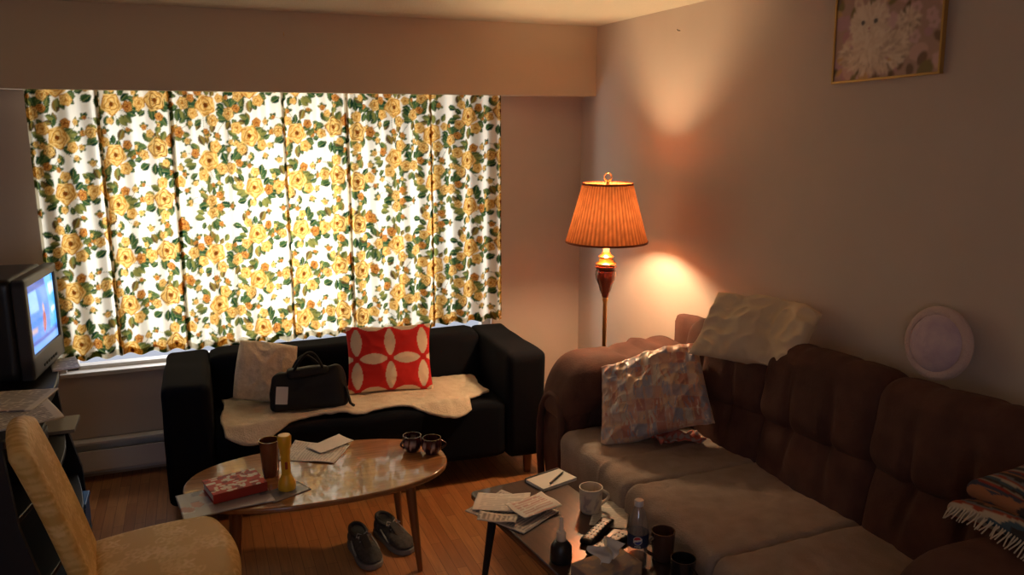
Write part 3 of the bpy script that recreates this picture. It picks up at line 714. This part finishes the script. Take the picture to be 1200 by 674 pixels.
o = obj('disc_case', box(bm, (0, 0, .008), (.14, .19, .015)), mat('disc_case_plastic', (.30, .26, .22), .3), smooth=False, bevel=.002); o.location = (-.60, 3.72, .541); tag(o, 'pale disc case on the upper shelf of the tv stand beside the video player', 'disc case')

# ------------------------------------------------------------------ things on the oval table
z0 = ZT+.0005
paper('magazine', 'open glossy magazine at the left end of the oval table under the red book', 'magazine', P2(264, 588)+Vector((0, .02, .001)), .32, .22, 8, magfn((.38, .36, .38), .32, .22, 5, [(.7, .68, .66), (.15, .15, .2), (.4, .1, .08), (.6, .6, .62)]), .004, MGLOSSP)
p = P2(276, 580); BK = thing('book', 'thick paperback with a red and white cover on the magazine on the oval table', 'book', (p.x, p.y+.02, ZT+.012), R(14))
obj('pages', box(nb(), (0, 0, .016), (.19, .145, .030)), MWHITE, BK, smooth=False)
f_ = magfn((.55, .06, .04), .20, .15, 8, [(.85, .72, .6), (.85, .75, .62), (.25, .02, .02), (.85, .8, .7)], 44, 44, .42)
bm = nb(); sheet(bm, lambda u, v: (-.10+.20*u, -.076+.152*v, .0335), 100, 76); obj('cover', bm, MMATP, BK, fn=f_, solid=.003)
bm = nb(); bx2(bm, (-.10, -.077, .0), (.10, -.0735, .034)); bx2(bm, (-.10, -.077, -.001), (.10, .076, .0012)); obj('spine', bm, MRED, BK, smooth=False)
p = P2(335, 577); paper('leaflet', 'glossy leaflet under the yellow torch on the oval table', 'leaflet', (p.x, p.y, z0), .16, .10, 25, magfn((.20, .17, .16), .16, .10, 2, [(.5, .48, .45), (.1, .1, .14)]), .002, MGLOSSP, curl=0)
p = P2(337, 575); FLS = thing('torch', 'yellow plastic torch standing upright on the oval table', 'torch', (p.x, p.y+.012, ZT+.004))
obj('head', lathe(nb(), [(0, 0), (.032, 0), (.034, .012), (.030, .033), (.021, .052), (.018, .06)], 28), MYEL, FLS)
obj('barrel', lathe(nb(), [(.018, .058), (.018, .14), (.020, .145), (.0205, .165), (.025, .172), (.026, .212), (.022, .218), (0, .218)], 28), MYEL, FLS)
obj('switch', box(nb(), (0, -.019, .10), (.010, .006, .03)), mat('torch_switch', (.4, .05, .02), .4), FLS, smooth=False, bevel=.002)
p = P2(318, 558); TU = thing('tumbler', 'dark amber glass tumbler beside the yellow torch', 'glass', (p.x, p.y+.01, ZT))
obj('glass_wall', lathe(nb(), [(0, 0), (.030, 0), (.034, .03), (.040, .15), (.0375, .15), (.031, .03), (.028, .01), (0, .01)], 28), MTUMB, TU)
obj('drink', lathe(nb(), [(0, .012), (.028, .012), (.034, .09), (0, .09)], 24), mat('cola', (.03, .01, .005), .1), TU)
p = P2(368, 531); paper('paper_sheet', 'loose white printed sheet near the middle of the oval table', 'paper', (p.x, p.y, z0), .19, .25, 60, lines(ink=(.5, .47, .44), mx=.085), .0015, curl=.012)
p = P2(388, 526); paper('envelope', 'white envelope partly over the printed sheet on the oval table', 'envelope', (p.x, p.y+.02, z0+.012), .18, .10, 30, None, .002, curl=.006, c=(.8, .76, .7))
MCUP = vmat('dark_glaze_print', .15, coat=.6)
def cupf(p): return (.50, .40, .36) if noise.noise(Vector((p.x*55, p.y*55, p.z*55))) > .22 and .012 < p.z < .058 else (.05, .012, .014)
for u, v, rz, lb_ in ((484, 529, 200, 'left of two small dark patterned cups at the right end of the oval table'), (507, 532, -20, 'right of two small dark patterned cups at the right end of the oval table')):
    p = P2(u, v); G = thing('cup', lb_, 'cup', (p.x, p.y+.01, ZT), R(rz), 'small dark patterned cups')
    r_ = .044
    obj('cup_body', lathe(nb(), [(0, 0), (r_*.6, 0), (r_*.66, .005), (r_*.95, .022), (r_, .040), (r_*.93, .062), (r_*.90, .070), (r_*.84, .070), (r_*.86, .060), (r_*.9, .040), (r_*.8, .02), (0, .010)], 40), MCUP, G, fn=cupf)
    obj('handle', tube(nb(), [(r_*.92+.018*math.sin(math.pi*k/10), 0, .058-.036*k/10) for k in range(11)], .0045, 8), MCUP, G, fn=lambda p: (.05, .012, .014))

# ------------------------------------------------------------------ sneakers
MSH = mat('shoe_mesh', (.045, .042, .042), .85, c2=(.085, .08, .077), scale=60, bump=.5); MLACE = mat('lace', (.38, .36, .34), .8); MSOLE = mat('sole_rubber', (.20, .19, .18), .6); MTOE = mat('toe_suede', (.04, .037, .037), .8); MSTR = mat('side_stripe', (.30, .29, .28), .6)
def shoe(x, y, rz, label):
    S = thing('sneaker', label, 'shoe', (x, y, 0), R(rz), 'grey sneakers under the oval table')
    def outl(k, off=0):
        return .041+.013*math.sin((k+1)*1.15)-.006*math.exp(-((k+.1)/.35)**2)+off
    pts = []
    n = 24
    for i in range(n+1):
        k = -1+2*i/n; e = math.sqrt(max(0, 1-abs(k)**5)); pts.append((outl(k)*e, k*.142))
    poly = pts+[(-a, b) for a, b in pts[::-1][1:-1]]
    obj('sole', prism(nb(), poly, 0, .024), MSOLE, S, bevel=.004)
    def up(p):
        k = p.y/.137; w = outl(k, -.002)/.05; hh = (.058-.022*(k+.2)) if k > -.2 else .060
        if k > .55: hh *= 1-.4*((k-.55)/.45)**2
        f = (p.z+.05)/.1
        return Vector((p.x*w*(1-.28*f*f), p.y*(1-.04*f), .022+f*hh))
    obj('upper', softbox(nb(), (.10, .274, .10), .045, 22, up), MSH, S)
    obj('collar', tube(nb(), [(.032*math.cos(a*math.pi/12), -.068+.052*math.sin(a*math.pi/12), .082-.009*math.sin(a*math.pi/12)) for a in range(24)], .009, 8, closed=True), MTOE, S)
    bm = nb(); lathe(bm, [(0, .0), (.028, 0)], 24, T(0, -.068, .0845) @ Matrix.Diagonal((1, 1.75, 1, 1)) @ RX(-6)); obj('insole', bm, MBLKM, S)
    bm = nb(); softbox(bm, (.036, .085, .010), .004, 8, M=T(0, .03, .073) @ RX(-22)); obj('tongue', bm, MTOE, S)
    for s in (-1, 1): obj('side_stripe', tube(nb(), [(s*.045, -.03, .061), (s*.050, .01, .048), (s*.052, .05, .034)], [.003, .005, .004], 6), MSTR, S)
    bm = nb()
    for i in range(5):
        yy = -.005+.018*i; zz = .085-.0076*i; tube(bm, [(-.022, yy, zz-.008), (0, yy+.005, zz), (.022, yy, zz-.008)], .0034, 6)
    tube(bm, [(0, -.005, .087), (.02, -.015, .096), (.032, 0, .087), (.01, .0, .087)], .003, 6); tube(bm, [(0, -.005, .087), (-.02, -.015, .096), (-.034, .005, .087), (-.01, .0, .087)], .003, 6)
    obj('laces', bm, MLACE, S)
p = P2(428, 650, 0); shoe(p.x-.005, p.y+.0, 188, 'left of the two grey sneakers on the floor under the oval table')
p = P2(459, 637, 0); shoe(p.x+.01, p.y+.01, 197, 'right of the two grey sneakers on the floor, nearest the table leg')

# ------------------------------------------------------------------ things on the dark table
paper('magazine', 'large grey printed magazine lowest in the paper pile on the dark table', 'magazine', P2(600, 600)+Vector((0, 0, .001)), .21, .27, 30, lines((.55, .5, .46), (.2, .18, .2), .014, .09), .003, curl=.004)
paper('letter', 'unfolded white letter across the magazine on the dark table', 'letter', P2(588, 592)+Vector((.0, 0, .009)), .20, .14, -28, lines(ink=(.55, .52, .48), mx=.08), .0015, curl=.012)
paper('leaflet', 'white leaflet with red print on top of the letters on the dark table', 'leaflet', P2(622, 600)+Vector((.01, .0, .022)), .17, .12, 15, lines((.8, .76, .7), (.58, .36, .32), .016, .06), .0015, curl=.010)
paper('receipt', 'narrow crumpled receipt at the left edge of the dark table', 'receipt', P2(580, 612)+Vector((.01, .0, .012)), .06, .14, 60, lines((.72, .64, .55), (.3, .25, .22), .010, .02), .001, curl=.014)
p = P2(646, 564); NP = thing('notepad', 'white notepad at the far end of the dark table', 'notepad', (p.x, p.y, ZT), R(16))
obj('pages', box(nb(), (0, 0, .006), (.17, .11, .012)), MWHITE, NP, smooth=False); obj('binding', box(nb(), (0, .056, .007), (.17, .008, .015)), MBLKM, NP, smooth=False)
PN = thing('pen', 'dark pen lying on the white notepad', 'pen', (p.x+.02, p.y-.01, ZT+.017), R(40))
obj('barrel', tube(nb(), [(-.06, 0, 0), (.045, 0, 0)], .004, 10), MBLK, PN); obj('tip', tube(nb(), [(.045, 0, 0), (.062, 0, 0)], [.0038, .001], 10), MCHROME, PN)
def mug(p, rz, label, m, hgt=.095, r=.042, fn=None, inner=None, fill=.6):
    G = thing('mug', label, 'mug', (p.x, p.y, ZT), R(rz))
    obj('cup', lathe(nb(), [(0, 0), (r*.78, 0), (r*.86, .004)]+[(r*(.92+.10*k/10), .008+(hgt-.008)*k/10) for k in range(11)]+[(r*.94, hgt), (r*.90, .03), (r*.8, .010), (0, .010)], 48), m, G, fn=fn)
    obj('handle', tube(nb(), [(r*.95+.030*math.sin(math.pi*k/10), 0, hgt*.82-hgt*.6*k/10) for k in range(11)], .0058, 8), m, G, fn=fn)
    obj('drink', lathe(nb(), [(0, hgt*fill), (r*.92, hgt*fill)], 30), inner or mat('coffee', (.03, .012, .006), .1), G)
def mugf(p):
    a = math.atan2(p.y, p.x); return (.44, .37, .35) if (noise.noise(Vector((math.cos(a)*2.2, math.sin(a)*2.2, p.z*45))) > .22 and .015 < p.z < .08) else (.70, .60, .49)
mug(P2(692, 599), -5, 'white mug with a faint dark pattern on the dark table', vmat('glazed_print', .55), fn=mugf, fill=.35)
p = P2(716, 603); paper('paper_sheet', 'white sheet of paper between the patterned mug and the bottle', 'paper', (p.x+.0, p.y+.0, z0), .13, .20, -35, lines(ink=(.55, .52, .48), mx=.06), .0015, curl=.003)
def remote(u, v, rz, label, L, w, z=0):
    p = P2(u, v); G = thing('remote_control', label, 'remote control', (p.x, p.y, ZT+z), R(rz))
    obj('casing', softbox(nb(), (L, w, .022), .009, 14, lambda q_: Vector((q_.x, q_.y*(1-.12*math.cos(q_.x/L*3.1)), q_.z)), c=(0, 0, .0115)), MBLK, G)
    for i in range(7):
        for j in range(3): obj('button', lathe(nb(), [(.0034, 0), (.0034, .0025), (0, .003)], 10, T(-L*.38+i*L*.11, (j-1)*w*.25, .0215)), MGREY, G)
remote(700, 626, 38, 'black remote control lying nearer the patterned mug on the dark table', .19, .05)
remote(716, 640, 22, 'longer black remote control in front of the cola bottle', .21, .052)
p = P2(662, 662); BT = thing('squeeze_bottle', 'small black bottle with a clear upright nozzle near the front of the dark table', 'bottle', (p.x, p.y+.03, ZT))
obj('bottle_body', lathe(nb(), [(0, 0), (.034, 0), (.036, .01), (.034, .05), (.024, .065), (.016, .072), (0, .072)], 28), MBLK, BT)
obj('cap', lathe(nb(), [(.014, .07), (.016, .072), (.015, .10), (.008, .105), (.006, .15), (0, .152)], 20), thin_clear('pale_nozzle', .15, .45, (.8, .78, .74)), BT)
p = P2(714, 686); TB = thing('tissue_box', 'tissue box with a tissue pulled up at the front of the dark table', 'tissue box', (p.x, p.y+.02, ZT), R(12))
def tbf(p): return (.42, .30, .2) if noise.noise(Vector((p.x*30, p.y*30, p.z*30))) > .1 else (.28, .22, .20)
obj('carton', softbox(nb(), (.19, .115, .065), .003, 24, c=(0, 0, .033)), MPAPER, TB, fn=tbf)
bm = nb(); sheet(bm, lambda u, v: ((u-.5)*(.05+.06*v)+.012*math.sin(v*6), .018*math.sin(u*9+v*2)*(.4+v), .062+.085*v*(1-.5*abs(u-.45))), 30, 16); obj('tissue', bm, MWHITE, TB, solid=.001)
p = P2(757, 668); CB = thing('cola_bottle', 'clear plastic cola bottle with a round emblem label on the dark table', 'bottle', (p.x-.015, p.y+.03, ZT))
obj('bottle_body', lathe(nb(), [(0, .006), (.022, 0), (.031, .006), (.033, .02), (.031, .05), (.032, .075), (.0325, .13), (.030, .15), (.022, .185), (.0135, .205), (.0125, .215), (.0125, .22)], 40), MGLASS, CB)
obj('cap', lathe(nb(), [(.0145, .209), (.015, .211), (.015, .225), (.0135, .227), (0, .227)], 30), mat('white_cap', (.6, .6, .62), .4), CB)
obj('drink', lathe(nb(), [(0, .011), (.029, .012), (.029, .04), (0, .04)], 30), mat('cola_drink', (.03, .01, .004), .08), CB)
cang = math.atan2(-p.y, -p.x)
def lab(p):
    a = math.atan2(p.y, p.x)-cang; a = (a+math.pi) % (2*math.pi)-math.pi; x = a*.033; z = p.z-.104
    if math.hypot(x, z) < .0125:
        if abs(z-.2*x) < .003: return (.6, .6, .6)
        return (.45, .02, .03) if z > .2*x else (.02, .05, .3)
    return (.6, .6, .6) if math.hypot(x, z) < .0145 else (.012, .02, .07)
lb = obj('label_band', lathe(nb(), [(.0333, .078+.043*k/24) for k in range(25)], 120), MMATP, CB, fn=lab)
tcv = bpy.data.curves.new('txt', 'FONT'); tcv.body = 'PEPSI'; tcv.size = .009; tcv.align_x = 'CENTER'; tcv.extrude = .0002
to = bpy.data.objects.new('txt', tcv); C.objects.link(to); bpy.context.view_layer.update()
me = bpy.data.meshes.new_from_object(to); bpy.data.objects.remove(to); me.name = 'lettering'
for v in me.vertices:
    a = cang+v.co.x/.0336; rr = .0336+v.co.z; v.co = Vector((rr*math.cos(a), rr*math.sin(a), .0805+v.co.y))
me.materials.append(MWHITE); lo = bpy.data.objects.new('lettering', me); C.objects.link(lo); lo.parent = lb
mug(P2(783, 658)+Vector((-.01, .02, 0)), 180, 'dark brown mug beside the cola bottle', mat('brown_glaze', (.07, .035, .025), .2, coat=.5), .10, .038)
mug(P2(806, 684)+Vector((-.02, .0, 0)), -80, 'black mug nearest the brown sofa on the dark table', mat('black_glaze', (.012, .012, .014), .15, coat=.5), .09, .038)
